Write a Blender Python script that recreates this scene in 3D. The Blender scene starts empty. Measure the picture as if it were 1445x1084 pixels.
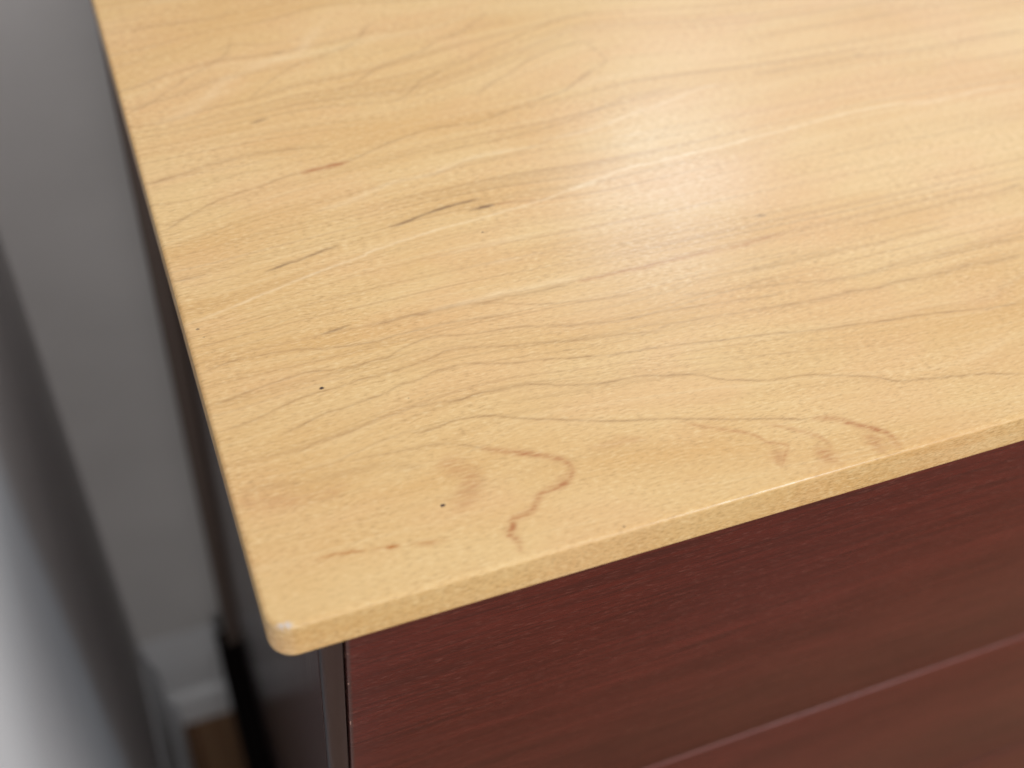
import bpy, bmesh, math
import numpy as np
from mathutils import Matrix, Vector

# ------------------------------------------------------------------ camera
scene = bpy.context.scene
cam_data = bpy.data.cameras.new('camera')
cam = bpy.data.objects.new('camera', cam_data)
scene.collection.objects.link(cam)
cam.location = (-0.01891, -0.17596, 0.33323)
cam.rotation_euler = (0.68660, -0.08575, -0.36456)
cam_data.sensor_width = 36.0
cam_data.lens = 42.12
cam_data.clip_start = 0.02
cam_data.clip_end = 50
cam_data.dof.use_dof = True
cam_data.dof.focus_distance = 0.440
cam_data.dof.aperture_fstop = 4.7
scene.camera = cam

# ------------------------------------------------------------------ light
world = bpy.data.worlds.new('World')
scene.world = world
world.use_nodes = True
bg = world.node_tree.nodes['Background']
bg.inputs['Color'].default_value = (0.975, 0.985, 1.0, 1)
bg.inputs['Strength'].default_value = 0.88


def area_lamp(name, loc, target, size, size_y, power, color):
    l = bpy.data.lights.new(name, 'AREA')
    l.shape = 'RECTANGLE'
    l.size, l.size_y = size, size_y
    l.energy = power
    l.color = color
    o = bpy.data.objects.new(name, l)
    scene.collection.objects.link(o)
    o.location = loc
    d = np.array(target) - np.array(loc)
    o.rotation_euler = Vector(d).to_track_quat('-Z', 'Y').to_euler()
    return o


# soft daylight from a window in front of the dresser, to the right
area_lamp('window_light', (1.35, -2.2, 0.75), (0.0, 0.1, -0.1), 0.28, 0.40, 11, (0.56, 0.80, 1.0))
# bright lamp on the far side whose mirror image is the sheen on the top
area_lamp('ceiling_light', (1.063, 1.393, 1.303), (0.2, 0.15, 0.0), 0.30, 0.27, 1.55, (0.60, 0.82, 1.0))

# added fill lamp down the gap beside the dresser, brightens back wall and skirting
area_lamp('gap_fill_light', (-0.06, -2.4, 0.30), (-0.03, 0.4, -0.5), 0.5, 0.6, 8.5, (1.0, 0.95, 0.90))
# added broad lamp at the back right, raises the pale veil on the top
area_lamp('veil_fill_light', (2.3, 2.4, 2.0), (0.3, 0.2, 0.0), 1.5, 1.3, 6, (0.97, 0.98, 1.0))

scene.view_settings.view_transform = 'Standard'
scene.view_settings.look = 'None'
scene.view_settings.exposure = 0.34
scene.view_settings.gamma = 1.0
scene.view_settings.use_curve_mapping = False
scene.render.engine = 'CYCLES'
scene.cycles.use_denoising = True
scene.cycles.max_bounces = 8


# ------------------------------------------------------------------ helpers
def link(o, parent=None):
    scene.collection.objects.link(o)
    if parent is not None:
        o.parent = parent
        o.matrix_parent_inverse = Matrix.Translation(-parent.location)   # parts keep room coordinates
    return o


def mesh_obj(name, verts, faces, mat, parent=None, smooth=False):
    me = bpy.data.meshes.new(name)
    me.from_pydata([tuple(v) for v in verts], [], [tuple(f) for f in faces])
    me.update()
    if smooth:
        me.shade_smooth()
    o = bpy.data.objects.new(name, me)
    me.materials.append(mat)
    return link(o, parent)


def box(name, lo, hi, mat, parent=None, bevel=0.0, seg=2):
    bm = bmesh.new()
    bmesh.ops.create_cube(bm, size=1.0)
    for v in bm.verts:
        v.co = [lo[i] + (v.co[i] + 0.5) * (hi[i] - lo[i]) for i in range(3)]
    if bevel:
        bmesh.ops.bevel(bm, geom=bm.edges[:], offset=bevel, segments=seg, profile=0.5, affect='EDGES')
    me = bpy.data.meshes.new(name)
    bm.to_mesh(me)
    bm.free()
    if bevel:
        me.shade_smooth()
        me.set_sharp_from_angle(angle=math.radians(40))
    o = bpy.data.objects.new(name, me)
    me.materials.append(mat)
    return link(o, parent)


def extrude_profile(name, prof, axis, a, b, place, mat, parent=None):
    """prof: list of (out, z); swept from a to b along an axis; place(out, z, t) -> xyz"""
    n = len(prof)
    vs = [place(o, z, a) for o, z in prof] + [place(o, z, b) for o, z in prof]
    fs = [(i, (i + 1) % n, n + (i + 1) % n, n + i) for i in range(n)]
    fs += [tuple(range(n))[::-1], tuple(range(n, 2 * n))]
    o = mesh_obj(name, vs, fs, mat, parent)
    bm = bmesh.new()
    bm.from_mesh(o.data)
    bmesh.ops.recalc_face_normals(bm, faces=bm.faces[:])
    bm.to_mesh(o.data)
    bm.free()
    o.data.shade_smooth()
    o.data.set_sharp_from_angle(angle=math.radians(35))
    return o


class NT:
    """small node-tree writer"""
    def __init__(self, name):
        self.mat = bpy.data.materials.new(name)
        self.mat.use_nodes = True
        self.t = self.mat.node_tree
        self.bsdf = self.t.nodes['Principled BSDF']

    def node(self, kind, **kw):
        n = self.t.nodes.new(kind)
        for k, v in kw.items():
            setattr(n, k, v)
        return n

    def put(self, sock, v):
        if isinstance(v, bpy.types.NodeSocket):
            self.t.links.new(v, sock)
        elif isinstance(v, (tuple, list)) and sock.type == 'RGBA' and len(v) == 3:
            sock.default_value = (*v, 1)
        else:
            sock.default_value = v

    def math(self, op, a, b=0.0, c=0.0, clamp=False):
        n = self.node('ShaderNodeMath', operation=op, use_clamp=clamp)
        for s, v in zip(n.inputs, (a, b, c)):
            self.put(s, v)
        return n.outputs[0]

    def vmath(self, op, a, b=(0, 0, 0)):
        n = self.node('ShaderNodeVectorMath', operation=op)
        self.put(n.inputs[0], a)
        self.put(n.inputs[1], b)
        return n.outputs['Value'] if op in ('LENGTH', 'DISTANCE', 'DOT_PRODUCT') else n.outputs[0]

    def coords(self):
        return self.node('ShaderNodeTexCoord').outputs['Object']

    def noise(self, vec, scale=1.0, detail=3.0, rough=0.5, dist=0.0):
        n = self.node('ShaderNodeTexNoise')
        self.put(n.inputs['Vector'], vec)
        n.inputs['Scale'].default_value = scale
        n.inputs['Detail'].default_value = detail
        n.inputs['Roughness'].default_value = rough
        n.inputs['Distortion'].default_value = dist
        return n.outputs['Fac']

    def remap(self, v, a, b, c=0.0, d=1.0, smooth=True):
        n = self.node('ShaderNodeMapRange')
        n.interpolation_type = 'SMOOTHSTEP' if smooth else 'LINEAR'
        for s, x in zip(n.inputs, (v, a, b, c, d)):
            self.put(s, x)
        return n.outputs[0]

    def mix(self, f, a, b, mode='MIX'):
        n = self.node('ShaderNodeMix', data_type='RGBA', blend_type=mode)
        n.clamp_factor = True
        self.put(n.inputs[0], f)
        self.put(n.inputs[6], a)
        self.put(n.inputs[7], b)
        return n.outputs[2]

    def bump(self, h, strength, dist):
        n = self.node('ShaderNodeBump')
        n.inputs['Strength'].default_value = strength
        n.inputs['Distance'].default_value = dist
        self.put(n.inputs['Height'], h)
        self.put(self.bsdf.inputs['Normal'], n.outputs[0])

    def out(self, **kw):
        for k, v in kw.items():
            self.put(self.bsdf.inputs[k.replace('_', ' ')], v)
        return self.mat


# ------------------------------------------------------------------ materials
def paint_material(name, col, rough=0.6):
    m = NT(name)
    co = m.coords()
    n = m.noise(co, 6.0, 4)
    c = m.mix(m.remap(n, 0.3, 0.7), [x * 0.94 for x in col], [min(1, x * 1.05) for x in col])
    m.bump(m.noise(co, 420.0, 3), 0.15, 0.001)
    return m.out(Base_Color=c, Roughness=rough)


def floor_material():
    m = NT('brown_floor')
    co = m.coords()
    g = m.noise(m.vmath('MULTIPLY', co, (60, 3, 1)), 1.0, 5, 0.6, 0.4)
    c = m.mix(m.remap(g, 0.3, 0.7), (0.18, 0.085, 0.035), (0.32, 0.17, 0.08))
    return m.out(Base_Color=c, Roughness=0.4)


def mahogany_material(name, front, left_edge=None, pal=None, top_edge=None):
    """front=True: grain runs along x, otherwise along z"""
    m = NT(name)
    co = m.coords()
    pa, pb, pc, pd = pal or (MAHOG_A, MAHOG_B, MAHOG_C, (0.17, 0.055, 0.040))
    sc = (22, 300, 850) if front else (300, 420, 16)
    fine = m.noise(m.vmath('MULTIPLY', co, sc), 1.0, 4, 0.65, 0.3)
    sc2 = (3, 40, 40) if front else (30, 30, 3)
    broad = m.noise(m.vmath('MULTIPLY', co, sc2), 1.0, 3, 0.5, 0.5)
    sc3 = (230, 600, 1300) if front else (900, 1200, 150)
    pore = m.noise(m.vmath('MULTIPLY', co, sc3), 1.0, 2, 0.5)
    c = m.mix(m.remap(broad, 0.15, 0.85), pa, pb)
    c = m.mix(m.math('MULTIPLY', m.remap(fine, 0.38, 0.66), 0.75), c, pc)
    c = m.mix(m.math('MULTIPLY', m.remap(pore, 0.56, 0.72), 0.42), c, pd)
    rough = m.remap(fine, 0.2, 0.8, 0.24, 0.36) if front else m.remap(fine, 0.2, 0.8, 0.16, 0.23)
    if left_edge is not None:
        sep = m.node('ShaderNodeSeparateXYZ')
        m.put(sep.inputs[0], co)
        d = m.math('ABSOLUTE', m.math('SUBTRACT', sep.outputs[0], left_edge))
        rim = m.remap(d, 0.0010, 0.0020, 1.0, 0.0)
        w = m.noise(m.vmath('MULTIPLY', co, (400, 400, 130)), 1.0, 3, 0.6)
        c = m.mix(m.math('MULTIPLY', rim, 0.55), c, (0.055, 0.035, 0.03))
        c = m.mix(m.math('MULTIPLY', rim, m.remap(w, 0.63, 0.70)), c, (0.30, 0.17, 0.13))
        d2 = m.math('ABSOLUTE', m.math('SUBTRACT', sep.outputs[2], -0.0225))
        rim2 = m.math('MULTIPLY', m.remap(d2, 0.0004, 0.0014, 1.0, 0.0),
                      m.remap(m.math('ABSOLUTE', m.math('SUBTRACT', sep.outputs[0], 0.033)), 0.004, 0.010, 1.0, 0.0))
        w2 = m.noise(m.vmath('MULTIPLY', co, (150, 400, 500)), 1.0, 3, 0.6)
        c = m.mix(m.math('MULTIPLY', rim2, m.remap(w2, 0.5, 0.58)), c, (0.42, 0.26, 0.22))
    if top_edge is not None:      # top arris painted lighter, as the edge catches light
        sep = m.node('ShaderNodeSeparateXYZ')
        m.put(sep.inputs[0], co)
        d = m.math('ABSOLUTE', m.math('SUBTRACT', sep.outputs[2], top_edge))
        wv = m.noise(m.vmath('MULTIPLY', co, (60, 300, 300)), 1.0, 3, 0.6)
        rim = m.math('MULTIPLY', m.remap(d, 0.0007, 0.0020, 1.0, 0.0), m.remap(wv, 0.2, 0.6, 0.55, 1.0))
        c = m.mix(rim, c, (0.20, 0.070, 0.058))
    m.bump(pore, 0.14 if front else 0.02, 0.0006)
    return m.out(Base_Color=c, Roughness=rough, Specular_IOR_Level=0.34 if front else 0.5,
                 Specular_Tint=(1.0, 0.96, 0.94) if front else (1.0, 0.78, 0.76))


MAHOG_A = (0.068, 0.0090, 0.0058)
MAHOG_B = (0.118, 0.0175, 0.0120)
MAHOG_C = (0.040, 0.0062, 0.0040)


def maple_material():
    m = NT('maple_top')
    co = m.coords()
    sep = m.node('ShaderNodeSeparateXYZ')
    m.put(sep.inputs[0], co)
    at1 = m.node('ShaderNodeAttribute', attribute_name='grain1')
    at2 = m.node('ShaderNodeAttribute', attribute_name='grain2')
    s1 = m.node('ShaderNodeSeparateXYZ')
    m.put(s1.inputs[0], at1.outputs['Vector'])
    s2 = m.node('ShaderNodeSeparateXYZ')
    m.put(s2.inputs[0], at2.outputs['Vector'])
    dark, red, fleck = s1.outputs
    orange, pale, v = s2.outputs
    # flow coordinates: x along the grain, v across it (metres)
    fl = m.node('ShaderNodeCombineXYZ')
    m.put(fl.inputs[0], sep.outputs[0])
    m.put(fl.inputs[1], v)
    m.put(fl.inputs[2], sep.outputs[2])
    fl = fl.outputs[0]

    tone = m.noise(m.vmath('MULTIPLY', fl, (7, 26, 10)), 1.0, 3, 0.55, 0.3)
    patch = m.noise(m.vmath('MULTIPLY', co, (14, 30, 10)), 1.0, 2, 0.5, 0.2)
    c = m.mix(m.remap(tone, 0.30, 0.70), MAPLE_A, MAPLE_B)
    c = m.mix(m.math('MULTIPLY', m.remap(patch, 0.42, 0.66), 0.42), c, MAPLE_P)
    # faint secondary growth rings
    ring = m.noise(m.vmath('MULTIPLY', fl, (4, 260, 10)), 1.0, 4, 0.65, 0.10)
    c = m.mix(m.math('MULTIPLY', m.math('MULTIPLY', m.remap(ring, 0.50, 0.70), m.remap(sep.outputs[1], 0.02, 0.070, 0.4, 1.0)), 0.34), c, (0.44, 0.255, 0.095))
    c = m.mix(m.math('MULTIPLY', m.remap(ring, 0.48, 0.30), 0.24), c, (0.80, 0.60, 0.33))
    ring2 = m.noise(m.vmath('MULTIPLY', fl, (2.2, 380, 10)), 1.0, 2.5, 0.6, 0.06)
    c = m.mix(m.math('MULTIPLY', m.math('MULTIPLY', m.remap(ring2, 0.545, 0.66), m.remap(sep.outputs[1], 0.035, 0.080)), 0.32), c, (0.42, 0.225, 0.085))
    # fibre dashes
    warp = m.node('ShaderNodeVectorMath', operation='ADD')
    m.put(warp.inputs[0], co)
    wn = m.node('ShaderNodeTexNoise')
    m.put(wn.inputs['Vector'], co)
    wn.inputs['Scale'].default_value = 90
    m.put(warp.inputs[1], m.vmath('MULTIPLY', wn.outputs['Color'], (0.0012, 0.0022, 0.0)))
    fib = m.noise(m.vmath('MULTIPLY', warp.outputs[0], (300, 1250, 900)), 1.0, 3, 0.6)
    where = m.remap(m.noise(co, 26.0, 2), 0.3, 0.7, 0.55, 1.0)
    c = m.mix(m.math('MULTIPLY', m.remap(fib, 0.50, 0.72), m.math('MULTIPLY', where, 0.50)), c, (0.36, 0.20, 0.07))
    c = m.mix(m.math('MULTIPLY', m.remap(fib, 0.50, 0.28), m.math('MULTIPLY', where, 0.44)), c, (0.86, 0.66, 0.36))
    # short dark pores of the sawn edge, on the vertical faces only
    side = m.remap(sep.outputs[2], -0.0022, -0.0010, 1.0, 0.0)
    dash = m.noise(m.vmath('MULTIPLY', co, (420, 420, 1300)), 1.0, 3, 0.6)
    c = m.mix(m.math('MULTIPLY', m.math('MULTIPLY', m.remap(dash, 0.50, 0.66), side), 0.5), c, (0.33, 0.20, 0.08))
    c = m.mix(m.math('MULTIPLY', m.math('MULTIPLY', m.remap(dash, 0.48, 0.34), side), 0.4), c, (0.80, 0.60, 0.32))
    # traced figure of the board
    brk = m.remap(m.noise(m.vmath('MULTIPLY', warp.outputs[0], (170, 900, 400)), 1.0, 3, 0.6), 0.28, 0.70, 0.25, 1.15)
    brd = m.remap(brk, 0.25, 1.15, 0.55, 1.1, False)
    c = m.mix(m.math('MULTIPLY', m.math('MULTIPLY', dark, brd), 0.84), c, (0.28, 0.135, 0.042))
    c = m.mix(m.math('MULTIPLY', m.math('MULTIPLY', red, brk), 1.15), c, (0.43, 0.170, 0.050))
    c = m.mix(m.math('MULTIPLY', m.math('MULTIPLY', orange, brk), 1.3), c, (0.42, 0.15, 0.022))
    c = m.mix(m.math('MULTIPLY', pale, 0.60), c, (0.93, 0.74, 0.47))
    c = m.mix(m.math('MULTIPLY', fleck, 0.92), c, (0.11, 0.043, 0.012))
    # pin holes
    wob = m.vmath('MULTIPLY', m.noise(co, 1500.0, 1), (0.0006, 0.0006, 0.0))
    cw = m.vmath('ADD', co, wob)
    for x, y, r, s in ((40.1, 87.8, 0.95, 1.0), (65.0, 28.1, 0.95, 1.0), (122.3, 147.0, 0.6, 0.7),
                       (4.6, 127.4, 0.8, 0.6), (119.6, 1.9, 0.6, 0.6), (6.0, 123.0, 0.5, 0.4), (68, 74.5, 0.4, 0.4)):
        e = m.vmath('SUBTRACT', cw, (x / 1000 + 0.0003, y / 1000 + 0.0003, 0))
        d = m.vmath('LENGTH', m.vmath('MULTIPLY', e, (0.8, 1.15, 0.2)))
        c = m.mix(m.math('MULTIPLY', m.remap(d, r * 0.0004, r * 0.0010, 1.0, 0.0), s), c, (0.035, 0.012, 0.006))
    # bruised corner: finish worn through to pale bare wood
    e = m.vmath('SUBTRACT', cw, (0.0050, 0.0018, -0.001))
    d = m.vmath('LENGTH', m.vmath('MULTIPLY', e, (0.55, 1.3, 1.0)))
    chipn = m.noise(co, 900.0, 3)
    chip = m.math('MULTIPLY', m.remap(d, 0.0009, 0.0024, 1.0, 0.0), m.remap(chipn, 0.42, 0.55))
    c = m.mix(chip, c, (0.58, 0.50, 0.45))
    rough = m.remap(fib, 0.25, 0.75, 0.17, 0.24)
    smear = m.noise(m.vmath('MULTIPLY', co, (30, 38, 10)), 1.0, 4, 0.6, 0.8)
    rough = m.math('ADD', rough, m.remap(smear, 0.3, 0.7, 0.015, 0.035))
    rough = m.math('ADD', rough, m.math('MULTIPLY', chip, 0.4))
    h = m.math('ADD', m.math('MULTIPLY', fib, 0.5), m.math('MULTIPLY', chip, -1.5))
    h = m.math('ADD', h, m.math('MULTIPLY', m.math('ADD', ring, ring2), 0.55))
    m.bump(h, 0.10, 0.0004)
    return m.out(Base_Color=c, Roughness=rough, Coat_Weight=0.0)


MAPLE_A = (0.705, 0.462, 0.200)
MAPLE_B = (0.640, 0.370, 0.132)
MAPLE_P = (0.690, 0.395, 0.175)

M_WALL = paint_material('grey_wall_paint', (0.645, 0.625, 0.620))
M_TRIM = paint_material('white_trim_paint', (0.70, 0.70, 0.72), 0.4)
M_FLOOR = floor_material()
M_FRONT = mahogany_material('mahogany_drawer', True, 0.0246)
M_FRONT2 = mahogany_material('mahogany_drawer_lower', True, top_edge=-0.2705)
M_FRONT3 = mahogany_material('mahogany_drawer_bottom', True)
M_SIDE = mahogany_material('mahogany_side', False, pal=((0.085, 0.050, 0.049), (0.100, 0.058, 0.057), (0.070, 0.041, 0.040), (0.105, 0.066, 0.064)))
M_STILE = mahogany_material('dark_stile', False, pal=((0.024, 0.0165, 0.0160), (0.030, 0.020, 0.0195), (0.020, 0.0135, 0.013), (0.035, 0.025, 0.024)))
M_GAP_SHADE = NT('grey_brown_gap_shade').out(Base_Color=(0.17, 0.125, 0.105), Roughness=0.6)  # shade of the wall gap put into a plain colour
M_BASE = NT('near_black_base').out(Base_Color=(0.006, 0.003, 0.003), Roughness=0.75, Specular_IOR_Level=0.15)
M_DARK = NT('dark_carcass').out(Base_Color=(0.02, 0.008, 0.006), Roughness=0.7)
M_MAPLE = maple_material()

# ------------------------------------------------------------------ setting
FLOOR_Z, WALL_Y, WALL_X = -1.0, 0.468, -0.0835


def structure(o, label):
    o['kind'] = 'structure'
    o['label'] = label
    return o


structure(box('floor', (-1.6, -2.2, FLOOR_Z - 0.02), (2.2, 0.60, FLOOR_Z), M_FLOOR),
          'dark brown wooden floor showing below the skirting')
structure(box('wall_back', (-0.60, WALL_Y, FLOOR_Z - 0.01), (1.3, WALL_Y + 0.08, 0.10), M_WALL),
          'grey painted wall behind the dresser')
structure(box('wall_left', (WALL_X - 0.08, -0.62, FLOOR_Z - 0.01), (WALL_X, WALL_Y + 0.02, 0.10), M_WALL),
          'grey side wall to the left of the dresser, bright towards the camera')
PROF = [(-0.004, FLOOR_Z + 0.001), (0.022, FLOOR_Z + 0.001), (0.022, FLOOR_Z + 0.045), (0.020, FLOOR_Z + 0.054), (0.016, FLOOR_Z + 0.060),
        (0.012, FLOOR_Z + 0.063), (0.012, FLOOR_Z + 0.120), (0.010, FLOOR_Z + 0.136), (0.006, FLOOR_Z + 0.150),
        (0.004, FLOOR_Z + 0.165), (0.002, FLOOR_Z + 0.172), (-0.004, FLOOR_Z + 0.172)]
structure(extrude_profile('baseboard_back', PROF, 0, WALL_X - 0.003, 1.25, lambda o, z, t: (t, WALL_Y - o, z), M_TRIM),
          'white moulded skirting along the back wall')
structure(extrude_profile('baseboard_left', PROF, 1, -0.6, WALL_Y - 0.0225, lambda o, z, t: (WALL_X + o, t, z), M_TRIM),
          'white moulded skirting along the side wall')

# ------------------------------------------------------------------ dresser
dresser = bpy.data.objects.new('dresser', None)
link(dresser)
dresser.location = (0.45, 0.22, FLOOR_Z)
dresser['label'] = 'dresser with pale maple top and dark red mahogany drawers standing against the wall'
dresser['category'] = 'dresser'
W_TOP, D_TOP, T_TOP = 0.90, 0.452, 0.020

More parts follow.
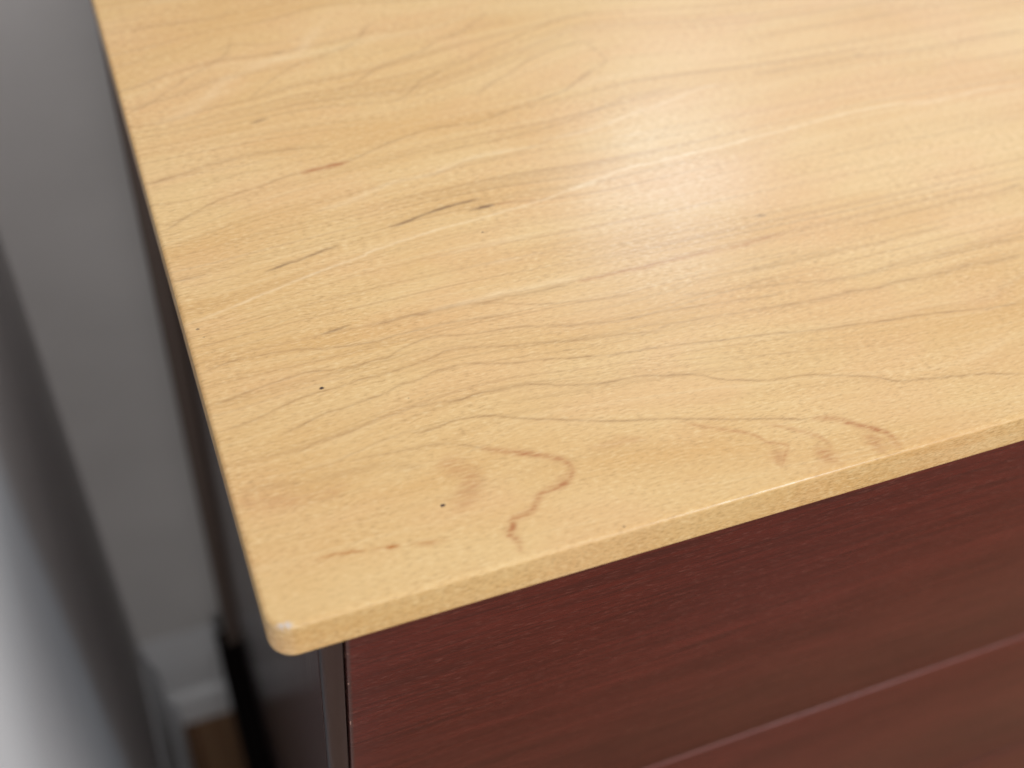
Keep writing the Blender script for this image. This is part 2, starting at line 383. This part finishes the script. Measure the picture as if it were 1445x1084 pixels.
# figure of the maple board: kind, half-width mm, strength, x,y,... in mm from the front left corner
# (d growth ring, p pale streak, r red-brown ring, o orange streak, f dark fleck)
LINES = [
('d',0.77,0.3,[12.4,314.3,21.5,316.0,32.1,315.8,45.3,314.9,54.6,315.9,59.5,321.2]),
('d',0.68,0.38,[0.8,255.6,11.6,261.0,21.1,267.6,32.0,275.6,39.9,280.2,50.3,288.1,54.6,299.3]),
('d',0.68,0.35,[52.0,252.7,59.5,259.2,69.3,266.9,78.6,272.0,90.7,276.5,104.4,279.2,114.4,287.8,119.2,296.2]),
('p',3.0,0.25,[8.9,246.1,17.5,248.5,24.4,250.1,33.2,256.1,43.0,266.3,53.9,272.3,66.3,276.5,80.8,280.5,89.9,290.6,102.7,303.5]),
('f',0.66,0.75,[48.7,236.7,53.5,237.6,57.9,238.2]),
('f',0.6,0.45,[69.2,282.6,75.5,282.6]),
('f',0.48,0.4,[66.8,239.3,69.2,237.1]),
('d',0.94,0.5,[0.7,209.4,9.6,211.3,21.2,213.7,27.8,215.1,45.3,216.7,61.7,216.2,78.2,214.5]),
('r',1.3,1.1,[61.0,200.4,66.9,200.9,72.0,201.2,78.0,201.8,83.2,202.0]),
('d',0.59,0.6,[1.3,180.2,9.0,184.9,15.9,188.8,25.2,192.8,34.4,195.1,46.1,197.3,57.5,200.5,61.0,200.4,66.9,200.7,75.1,201.6,84.0,203.1,93.5,206.4,102.2,209.4,112.6,212.0,121.2,213.8,132.8,213.5,145.3,213.0,155.6,215.9,165.0,218.4,178.5,221.4,190.3,224.3,203.7,232.9,210.4,235.8]),
('d',0.51,0.25,[20.4,202.2,30.5,205.0,41.3,206.4,48.7,206.9]),
('d',0.68,0.38,[85.8,273.2,99.3,279.0,110.1,284.1,116.2,292.1,123.4,296.9]),
('d',0.59,0.5,[90.3,249.9,101.2,253.7,112.4,260.5,123.8,264.4,136.4,268.2,146.1,274.4,156.6,276.6,168.2,284.4,177.5,290.4]),
('d',0.59,0.52,[112.9,235.5,121.7,240.4,129.5,247.2,136.0,250.0,145.1,254.5,155.6,257.2,167.3,262.9,179.4,266.2,193.6,271.7,213.1,276.9,228.8,278.1]),
('d',0.77,0.45,[148.9,230.5,160.1,237.9,170.5,242.8,181.7,249.1,191.2,253.0,202.3,255.8,219.7,257.1]),
('d',0.68,0.35,[175.9,220.6,187.6,223.5,198.4,228.2,210.5,235.7,217.5,240.2,217.0,248.2,213.3,258.7]),
('d',0.68,0.42,[116.7,197.6,125.8,198.4,137.7,199.3,149.5,199.5,160.9,200.6,175.5,202.2,193.8,205.9,206.2,209.9,215.2,212.7,227.1,212.6,241.9,214.1]),
('d',0.68,0.32,[108.8,184.2,119.9,186.3,131.6,189.6,144.6,188.8,158.7,190.3,174.2,194.3,193.3,196.2]),
('p',1.3,0.35,[60.3,177.3,70.1,177.6,80.7,180.1,88.9,182.8,98.1,185.3,112.8,185.7,132.0,190.8,148.4,191.7,168.0,190.5]),
('f',0.6,0.9,[86.9,160.2,93.7,160.9,104.4,163.4,115.1,165.2,129.2,166.2]),
('f',0.78,1.15,[121.0,160.2,125.4,160.7,128.9,160.9,133.3,160.9]),
('r',0.6,0.5,[133.3,160.9,143.7,161.0]),
('p',0.6,0.6,[0.5,130.8,8.6,132.0,17.8,134.4,27.1,136.8,39.8,140.0,52.0,143.0,62.7,145.4,72.6,147.0,75.3,148.5,86.3,150.5,98.3,152.3,109.5,153.8,119.8,154.5,135.7,156.1,154.1,158.4,163.9,160.7]),
('p',0.85,0.62,[154.1,158.4,163.9,160.7,177.9,161.9,165.6,161.1,175.3,162.9,186.6,165.6,198.6,167.6,210.0,167.8,221.8,168.7,235.5,169.1,245.7,169.8,260.5,171.4,271.0,172.1,281.6,172.9,295.8,174.2,306.8,175.0,323.3,175.9,339.3,175.4,354.3,173.1,371.2,173.3,388.9,174.2,410.3,172.6]),
('f',0.6,0.65,[33.7,148.8,41.0,150.5,50.6,152.2,58.9,154.3,66.4,155.6]),
('d',0.42,0.3,[66.4,155.6,83.8,157.5,96.9,161.5]),
('f',0.6,0.75,[46.0,112.3,52.2,113.1,58.3,113.8]),
('f',0.54,0.5,[0.6,153.3,5.8,153.5,13.9,153.9]),
('d',0.51,0.62,[2.3,106.8,8.2,108.3,16.8,109.1,26.6,108.6,35.1,108.0,46.1,105.7,56.6,104.0,65.4,103.4,71.9,104.2,81.1,104.5,92.7,104.6,102.5,103.8,111.6,102.7,118.4,101.7]),
('d',0.51,0.62,[3.2,91.3,12.4,93.0,21.1,94.6,30.6,95.9,39.2,96.1,48.1,94.4,55.4,94.6,63.6,95.1,66.7,94.8,74.4,97.9,85.6,99.6,96.4,97.4,108.3,95.9,116.8,95.5,127.7,92.8,138.7,90.0,150.1,88.2,161.2,87.1,169.7,86.7]),
('d',0.77,0.6,[64.2,111.0,71.8,111.3,79.7,112.1,87.2,111.4,96.7,111.8,102.9,111.6,112.1,110.5,118.8,111.2,126.6,110.5,138.8,110.2,148.2,110.8]),
('r',1.0,0.5,[148.2,110.8,160.0,110.8,170.4,111.1,172.1,110.7,179.9,110.7,188.8,111.0,197.7,111.3,209.2,111.0,220.0,110.8,232.6,112.0,244.0,112.4]),
('p',1.5,0.4,[87.7,112.9,97.0,112.7,107.4,112.9,118.1,113.6,127.6,113.0,140.0,113.2,152.5,112.9]),
('d',0.42,0.5,[102.8,111.1,113.2,109.1,128.2,104.2,139.5,101.9,151.0,99.7,163.1,98.8,170.5,98.3]),
('d',0.51,0.58,[4.1,79.9,10.9,80.4,18.8,82.0,26.2,84.3,32.1,85.6,38.7,86.4,45.9,86.6,53.3,87.6,61.3,87.6,68.9,88.2,79.8,89.7,88.3,91.8,94.3,91.5,104.2,89.0,112.8,87.0,121.0,86.0,131.8,83.3,141.7,81.9,153.3,80.5,165.8,78.4]),
('d',0.47,0.66,[20.4,71.8,26.1,73.1,32.1,74.8,38.1,76.5,45.3,77.0,52.7,78.0,60.2,79.0,66.7,81.2,73.4,81.5,80.7,83.6,85.3,83.7,92.2,84.0,101.1,81.4,109.5,79.0,118.4,78.1,129.9,75.5,140.9,73.4,152.2,71.5,163.2,70.7,179.1,68.5,187.7,67.2,197.6,65.8,209.7,64.3,221.4,61.9,237.8,59.7,249.5,58.4,259.6,57.0,271.9,56.1,284.5,54.0,297.3,51.9,307.8,50.5,319.5,49.9]),
('d',0.42,0.42,[20.9,63.0,26.4,63.4,33.0,65.3,39.4,65.9,45.8,66.6,55.0,69.1,62.1,69.1,70.4,70.3,77.6,69.9,85.3,68.7]),
('d',0.42,0.75,[67.4,69.8,76.8,69.7,86.0,68.7,92.3,69.6,98.7,68.8,105.4,68.5,112.7,67.7,122.2,64.3,132.0,61.8,139.3,60.6,147.0,60.2,154.6,59.4,161.6,57.1,168.0,55.8,174.8,53.2,178.5,50.6,184.5,48.0,193.0,45.3,200.4,43.5,208.3,42.6,214.5,41.5,221.6,39.1,230.2,36.2,238.7,32.9,245.7,28.8,254.7,27.1,268.8,24.3,278.5,22.6,295.6,17.7]),
('d',0.42,0.35,[18.1,54.6,28.3,55.2,35.0,55.2,45.4,57.9,54.2,59.5,65.0,60.2,73.7,60.6]),
('d',0.42,0.85,[64.0,59.2,71.8,59.0,78.7,60.4,85.9,60.0,94.1,58.4,100.5,55.5,108.3,52.5,117.5,49.4,125.4,46.5,135.5,43.2,145.9,40.6,154.9,38.2,162.8,35.7,172.4,32.6,181.4,29.9,189.9,27.5,198.2,24.7,205.1,22.4]),
('r',1.35,0.85,[203.7,22.9,211.1,21.3,215.9,18.1,221.0,14.2,225.7,10.9,228.7,7.7,229.1,4.3,228.9,0.7]),
('r',0.8,0.6,[158.0,35.5,162.2,32.8,168.5,29.5,173.5,27.0,178.5,24.3,181.7,21.3,183.4,18.5,189.6,15.2,187.5,12.3,182.4,6.8]),
('r',1.1,0.4,[184.9,27.2,191.0,23.5,197.0,19.8,202.6,15.3,204.5,11.5,203.6,7.3,202.5,4.0,205.7,1.2]),
('r',3.2,0.75,[198.1,11.7,200.2,8.3,202.0,6.0,204.3,3.0]),
('r',3.8,0.6,[219.8,12.3,221.4,8.1,221.6,4.4,218.8,2.5]),
('r',2.6,0.6,[226.8,7.3,228.2,4.1,228.4,1.3]),
('r',3.0,0.5,[187.8,14.9,184.3,11.5,182.2,7.7]),
('d',0.59,0.5,[40.2,54.4,51.1,54.0,62.0,52.9,66.3,53.2,72.3,52.2,79.3,49.6,84.7,46.6,90.7,43.4]),
('r',1.3,0.8,[84.7,46.6,90.7,43.4,96.3,40.8,103.1,37.8,107.9,35.0,111.2,32.2,111.8,29.4,111.2,27.0,108.8,24.8,105.3,23.4,100.9,23.1,97.7,22.4,95.2,19.5,92.1,17.2,88.3,16.4,85.1,15.4,84.0,12.6,82.0,10.8,84.0,7.8,83.5,4.9,82.3,3.4]),
('r',2.4,0.45,[109.2,31.1,110.2,27.3,105.6,24.1,100.9,23.1]),
('r',2.4,0.3,[97.0,22.3,95.2,19.5]),
('r',2.4,0.45,[85.4,16.1,83.2,11.2,83.7,6.4]),
('r',4.0,0.5,[68.7,45.5,72.6,42.6,76.9,38.7,78.0,35.8,75.7,31.5,72.0,26.9,72.8,23.4]),
('d',1.7,0.28,[2.1,53.1,13.0,52.5,20.5,51.0,32.3,50.2,43.1,50.1,49.8,49.7,64.7,44.2]),
('r',3.0,0.28,[0.2,50.5,11.4,46.1,23.9,43.8,31.8,43.7,37.8,45.9]),
('r',1.8,0.3,[120.7,35.4,127.8,34.5,135.3,34.4,143.9,33.1]),
('r',1.2,0.28,[130.7,37.6,137.0,34.7,143.8,32.9]),
('o',0.66,0.9,[19.5,20.7,25.3,20.8,31.5,20.3,36.4,19.2]),
('o',0.72,0.95,[41.4,18.4,43.9,18.0,47.7,17.5]),
('o',0.6,0.4,[36.4,19.2,42.7,18.2]),
('o',1.2,0.35,[47.7,17.5,56.4,15.7,63.4,14.6]),
('f',0.6,0.75,[235.8,124.8,238.1,124.7,241.1,124.2]),
('f',0.72,0.55,[337.2,214.6,340.4,214.3,344.0,213.9]),
('d',0.68,0.42,[214.0,96.9,225.5,96.4,241.9,96.4,253.0,96.1,261.7,96.6,273.0,96.4,283.7,96.4,293.9,97.1,303.6,96.9,315.0,97.4]),
('d',0.51,0.3,[217.2,102.9,234.9,101.9,244.3,102.2]),
('d',0.68,0.48,[209.6,88.6,218.9,87.6,230.8,86.4,242.9,83.7,253.4,82.7,264.4,82.4,274.2,83.0,287.0,83.5,299.3,82.9,312.1,82.9,324.2,83.1,343.6,82.5]),
('d',0.77,0.58,[204.1,78.2,214.7,76.7,231.8,75.5,241.4,74.9,252.4,75.1,262.8,73.7,272.5,74.3,281.7,73.9,289.1,73.5,300.8,73.7,311.0,74.3,321.1,73.1,336.9,73.4]),
('d',0.51,0.52,[135.9,90.9,144.7,88.8,157.2,87.2,165.4,86.9,175.3,86.6,183.5,85.8,194.9,84.7,204.9,83.9,214.8,82.7,225.1,81.9]),
('d',0.51,0.5,[133.0,84.0,144.1,81.7,155.7,80.3,165.6,78.4,173.7,79.7,182.0,79.4,192.0,79.0,205.0,77.4]),
('d',0.59,0.35,[183.5,92.9,196.3,90.8,207.7,89.2,221.1,90.9,232.3,89.9]),
('d',0.59,0.38,[214.9,96.1,225.6,97.6,237.3,98.8,252.7,98.0,266.2,97.7]),
('d',0.85,0.32,[289.0,238.5,309.2,239.3,326.4,240.1,348.0,240.0,369.5,240.9,380.7,239.9]),
('d',1.19,0.42,[280.9,213.3,302.0,212.7,322.5,212.3,340.5,212.6,359.9,211.1,379.1,210.4,392.0,210.6,409.3,211.4,438.8,211.0]),
('d',0.68,0.33,[287.0,150.5,300.6,151.0,313.5,151.7,327.2,151.6,342.8,151.0,356.0,151.1,376.7,152.3,395.0,151.9]),
('d',0.77,0.4,[272.8,108.6,286.4,108.5,301.8,109.3,315.0,109.4,328.0,110.4,342.9,109.5,359.4,110.3]),
('f',0.6,0.5,[355.6,110.9,364.8,111.1]),
('d',0.42,0.25,[220.7,109.5,244.1,110.0,258.1,109.7,272.8,108.6]),
('d',0.19,0.4,[244.7,178.4,240.9,172.4]),
('d',0.19,0.5,[235.9,162.6,235.8,156.2,236.5,151.8]),
('d',0.42,0.25,[1.5,118.2,17.4,119.8,28.0,121.7,43.1,123.4,58.3,124.1]),
('d',0.42,0.25,[7.6,114.0,26.6,116.1,41.6,117.7]),
('d',0.42,0.3,[157.0,72.0,168.2,69.7,180.1,68.7,187.7,67.0,200.6,65.7,211.7,64.0,223.7,62.0]),
('d',0.51,0.3,[161.7,82.4,177.3,79.9,193.7,78.8]),
('d',0.42,0.25,[183.6,59.0,206.6,54.7,230.0,50.2,265.7,43.7]),
('p',1.0,0.3,[109.4,129.8,121.6,129.6,134.0,129.5,142.4,129.4]),
('p',1.2,0.3,[100.4,139.1,114.5,139.6,129.6,139.9,146.6,139.9]),
('p',1.0,0.4,[198.3,187.9,206.8,187.7,215.4,187.5]),
('p',1.0,0.4,[165.5,194.6,179.4,194.3,194.2,195.9,210.5,200.1,226.7,203.2,238.1,206.1,249.7,209.1,265.2,211.2]),
]


def axis(stops):
    """uneven grid positions: [(start, step), ..., (end, None)]"""
    out = []
    for (a, st), (b, _) in zip(stops, stops[1:]):
        n = max(1, int(round((b - a) / st)))
        out.append(np.linspace(a, b, n, endpoint=False))
    return np.concatenate(out + [np.array([stops[-1][0]])])


def grain_fields(P):
    """P: (n,2) in mm -> dark, red, fleck, orange, pale, v (mm), from the traced figure"""
    F = {k: np.zeros(len(P)) for k in 'drfop'}
    rng = np.random.default_rng(4)
    order = np.argsort(P[:, 1], kind='stable')
    ys = P[order, 1]
    samples = []
    for kind, w, s, flat in LINES:
        L = np.array(flat, float).reshape(-1, 2)
        # smooth the trace (Catmull-Rom)
        Q = np.vstack([2 * L[0] - L[1], L, 2 * L[-1] - L[-2]])
        pts = []
        for i in range(1, len(Q) - 2):
            t = np.linspace(0, 1, 7)[:-1, None]
            a, b, c, d = Q[i - 1], Q[i], Q[i + 1], Q[i + 2]
            pts.append(0.5 * ((2 * b) + (c - a) * t + (2 * a - 5 * b + 4 * c - d) * t ** 2 + (3 * b - a - 3 * c + d) * t ** 3))
        C = np.vstack(pts + [L[-1:]])
        C = C + rng.normal(0, 0.10, C.shape)
        seg = np.hypot(*np.diff(C, axis=0).T)
        al = np.concatenate([[0], np.cumsum(seg)])
        tot = al[-1]
        if kind in 'dp' and len(L) > 4 and np.hypot(*(L[-1] - L[0])) > 30 and abs(L[-1][1] - L[0][1]) < 60:
            mid = np.interp(tot / 2, al, C[:, 1])
            for k in range(0, len(C), 9):
                samples.append((C[k, 0], C[k, 1], C[k, 1] - mid))
        m = 3.2 * w
        i0, i1 = np.searchsorted(ys, [C[:, 1].min() - m, C[:, 1].max() + m])
        idx = order[i0:i1]
        idx = idx[(P[idx, 0] > C[:, 0].min() - m) & (P[idx, 0] < C[:, 0].max() + m)]
        if not len(idx):
            continue
        q = P[idx]
        best = np.full(len(q), 1e9)
        bt = np.zeros(len(q))
        for j in range(len(C) - 1):
            a, b = C[j], C[j + 1]
            lo, hi = np.minimum(a, b) - m, np.maximum(a, b) + m
            sel = np.nonzero((q[:, 0] > lo[0]) & (q[:, 0] < hi[0]) & (q[:, 1] > lo[1]) & (q[:, 1] < hi[1]))[0]
            if not len(sel):
                continue
            d = b - a
            t = np.clip(((q[sel] - a) @ d) / max(d @ d, 1e-9), 0, 1)
            dist = np.hypot(*(q[sel] - a - t[:, None] * d).T)
            better = dist < best[sel]
            ss = sel[better]
            best[ss] = dist[better]
            bt[ss] = al[j] + t[better] * seg[j]
        fade = min(6.0, tot * 0.45) if kind != 'p' else min(14.0, tot * 0.4)
        taper = np.clip(bt / fade, 0, 1) * np.clip((tot - bt) / fade, 0, 1)
        amp = s * np.sqrt(taper) * (0.85 + 0.25 * np.sin(bt * 0.35 + w * 9) * np.sin(bt * 0.11 + s * 20))
        ww = w * (0.75 + 0.25 * taper)
        prof = np.exp(-(best / ww) ** 2)
        if kind == 'd':       # growth ring: sharp on one side, trailing off on the other
            prof = np.maximum(prof, 0.25 * np.exp(-(best / (2.2 * ww)) ** 2))
        F[kind][idx] = np.maximum(F[kind][idx], amp * prof)
    # flow coordinate across the grain, spread from the traced rings
    S = np.array(samples)
    gx, gy = np.meshgrid(np.arange(-10, 921, 8.0), np.arange(-10, 471, 8.0), indexing='ij')
    d2 = (gx[..., None] - S[:, 0]) ** 2 * 0.25 + (gy[..., None] - S[:, 1]) ** 2 + 90
    wgt = 1 / d2 ** 1.5
    g = (wgt * S[:, 2]).sum(-1) / wgt.sum(-1)
    fx = np.clip((P[:, 0] + 10) / 8, 0, gx.shape[0] - 1.001)
    fy = np.clip((P[:, 1] + 10) / 8, 0, gx.shape[1] - 1.001)
    ix, iy = fx.astype(int), fy.astype(int)
    fx, fy = fx - ix, fy - iy
    gv = (g[ix, iy] * (1 - fx) * (1 - fy) + g[ix + 1, iy] * fx * (1 - fy) + g[ix, iy + 1] * (1 - fx) * fy + g[ix + 1, iy + 1] * fx * fy)
    return F, P[:, 1] - gv


def tabletop():
    r, R = 0.0018, 0.0085          # edge roundover, plan corner radius
    xs = axis([(0, 0.0005), (0.30, 0.0007), (0.50, 0.012), (W_TOP - 2 * r, None)])
    ys = axis([(0, 0.0005), (0.15, 0.0007), (0.36, 0.004), (D_TOP - 2 * r, None)])
    nx, ny = len(xs), len(ys)
    X, Y = np.meshgrid(xs, ys, indexing='ij')
    X, Y = X.copy(), Y.copy()
    Lx, Ly, Ri = xs[-1], ys[-1], R - r
    for sx in (0, 1):              # round the plan corners
        for sy in (0, 1):
            a = (Ri - X) / Ri if sx == 0 else (X - (Lx - Ri)) / Ri
            b = (Ri - Y) / Ri if sy == 0 else (Y - (Ly - Ri)) / Ri
            k = (a > 0) & (b > 0)
            mm = np.maximum(a[k], b[k]) / np.hypot(a[k], b[k])
            A, B = a[k] * mm, b[k] * mm
            X[k] = Ri - A * Ri if sx == 0 else Lx - Ri + A * Ri
            Y[k] = Ri - B * Ri if sy == 0 else Ly - Ri + B * Ri
    # a board worn by use is never dead flat: waviness of a few hundredths of a millimetre
    Z = 0.00004 * np.sin(X * 55 + 2 * np.sin(Y * 21)) * np.sin(Y * 47 + 1.3)
    V = np.stack([X + r, Y + r, Z], -1).reshape(-1, 3)
    I = np.arange(nx * ny).reshape(nx, ny)
    quads = [np.stack([I[:-1, :-1], I[1:, :-1], I[1:, 1:], I[:-1, 1:]], -1).reshape(-1, 4)]
    ring = np.concatenate([I[:-1, 0], I[-1, :-1], I[:0:-1, -1], I[0, :0:-1]])
    base = V[ring]
    tan = np.roll(base, -1, 0) - np.roll(base, 1, 0)
    nrm = np.stack([tan[:, 1], -tan[:, 0]], -1)
    nrm /= np.linalg.norm(nrm, axis=1)[:, None]
    prof = [(r * math.sin(a), -r * (1 - math.cos(a))) for a in np.linspace(0, math.pi / 2, 8)[1:]]
    prof += [(r, -z) for z in np.linspace(r, T_TOP - 0.002, 22)[1:]]
    prof += [(r - 0.002 + 0.002 * math.cos(a), -T_TOP + 0.002 - 0.002 * math.sin(a)) for a in np.linspace(0, math.pi / 2, 5)[1:]]
    prof += [(-0.03, -T_TOP)]
    verts, prev, n0, sxy = [V], ring, len(V), [V[:, :2]]
    for o, z in prof:
        q = np.empty((len(ring), 3))
        q[:, :2] = base[:, :2] + nrm * o
        q[:, 2] = z
        cur = n0 + np.arange(len(ring))
        quads.append(np.stack([prev, cur, np.roll(cur, -1), np.roll(prev, -1)], -1))
        verts.append(q)
        # rings run through the board, dipping backwards, so the figure carries over the edge
        sxy.append(q[:, :2] + np.array([0.0, 0.35 * z]))
        prev = cur
        n0 += len(ring)
    V = np.concatenate(verts)
    Q = np.concatenate(quads)
    P = np.concatenate(sxy) * 1000
    me = bpy.data.meshes.new('tabletop')
    me.vertices.add(len(V))
    me.vertices.foreach_set('co', V.astype(np.float32).ravel())
    me.loops.add(Q.size)
    me.loops.foreach_set('vertex_index', Q.astype(np.int32).ravel())
    me.polygons.add(len(Q))
    me.polygons.foreach_set('loop_start', np.arange(0, Q.size, 4, dtype=np.int32))
    me.polygons.foreach_set('loop_total', np.full(len(Q), 4, dtype=np.int32))
    me.update(calc_edges=True)
    me.shade_smooth()
    F, v = grain_fields(P)
    g1 = me.attributes.new('grain1', 'FLOAT_VECTOR', 'POINT')
    g1.data.foreach_set('vector', np.stack([F['d'], F['r'], F['f']], -1).astype(np.float32).ravel())
    g2 = me.attributes.new('grain2', 'FLOAT_VECTOR', 'POINT')
    g2.data.foreach_set('vector', np.stack([F['o'], F['p'], v / 1000], -1).astype(np.float32).ravel())
    me.materials.append(M_MAPLE)
    me.validate()
    o = bpy.data.objects.new('tabletop', me)
    link(o, dresser)
    o['label'] = 'pale maple top with rounded edges and brown grain lines'
    return o


tabletop()

FACE_Y, BACK_Y = 0.006, 0.443
PX0, PX1 = 0.0160, 0.0238               # side panel and its front edge
TOPZ = -T_TOP - 0.0004
BASE_Z = -0.80
XR = W_TOP


def mirror(x):
    return XR - x


for flip in (False, True):
    f = (lambda x: mirror(x)) if flip else (lambda x: x)
    a, b = sorted((f(PX0), f(0.0232)))
    box('side_panel', (a, FACE_Y + 0.0045, BASE_Z), (b, BACK_Y, TOPZ), M_SIDE, dresser)
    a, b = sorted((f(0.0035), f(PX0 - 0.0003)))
    box('gap_shade_strip', (a, BACK_Y - 0.020, BASE_Z), (b, BACK_Y - 0.0005, TOPZ), M_GAP_SHADE, dresser, 0.0012)  # added strip in place of the shaded wall gap at the back
    a, b = sorted((f(PX0 + 0.0002), f(PX1)))
    box('stile', (a, FACE_Y, BASE_Z), (b, FACE_Y + 0.0040, TOPZ), M_STILE, dresser, 0.0004)
box('carcass', (0.0235, FACE_Y + 0.017, BASE_Z), (mirror(0.0235), BACK_Y - 0.004, TOPZ - 0.001), M_DARK, dresser)
DX0 = 0.0246
box('drawer_front', (DX0, FACE_Y - 0.0005, -0.2690), (mirror(DX0), FACE_Y + 0.0165, -0.0215), M_FRONT, dresser, 0.0010)
box('drawer_front', (DX0, FACE_Y - 0.0005, -0.5300), (mirror(DX0), FACE_Y + 0.0165, -0.2705), M_FRONT2, dresser, 0.0015, 4)
box('drawer_front', (DX0, FACE_Y - 0.0005, -0.7960), (mirror(DX0), FACE_Y + 0.0165, -0.5325), M_FRONT3, dresser, 0.0016, 4)
box('base_plinth', (-0.0065, -0.014, FLOOR_Z + 0.0005), (mirror(-0.0065), BACK_Y - 0.001, BASE_Z - 0.0005), M_BASE, dresser, 0.002)
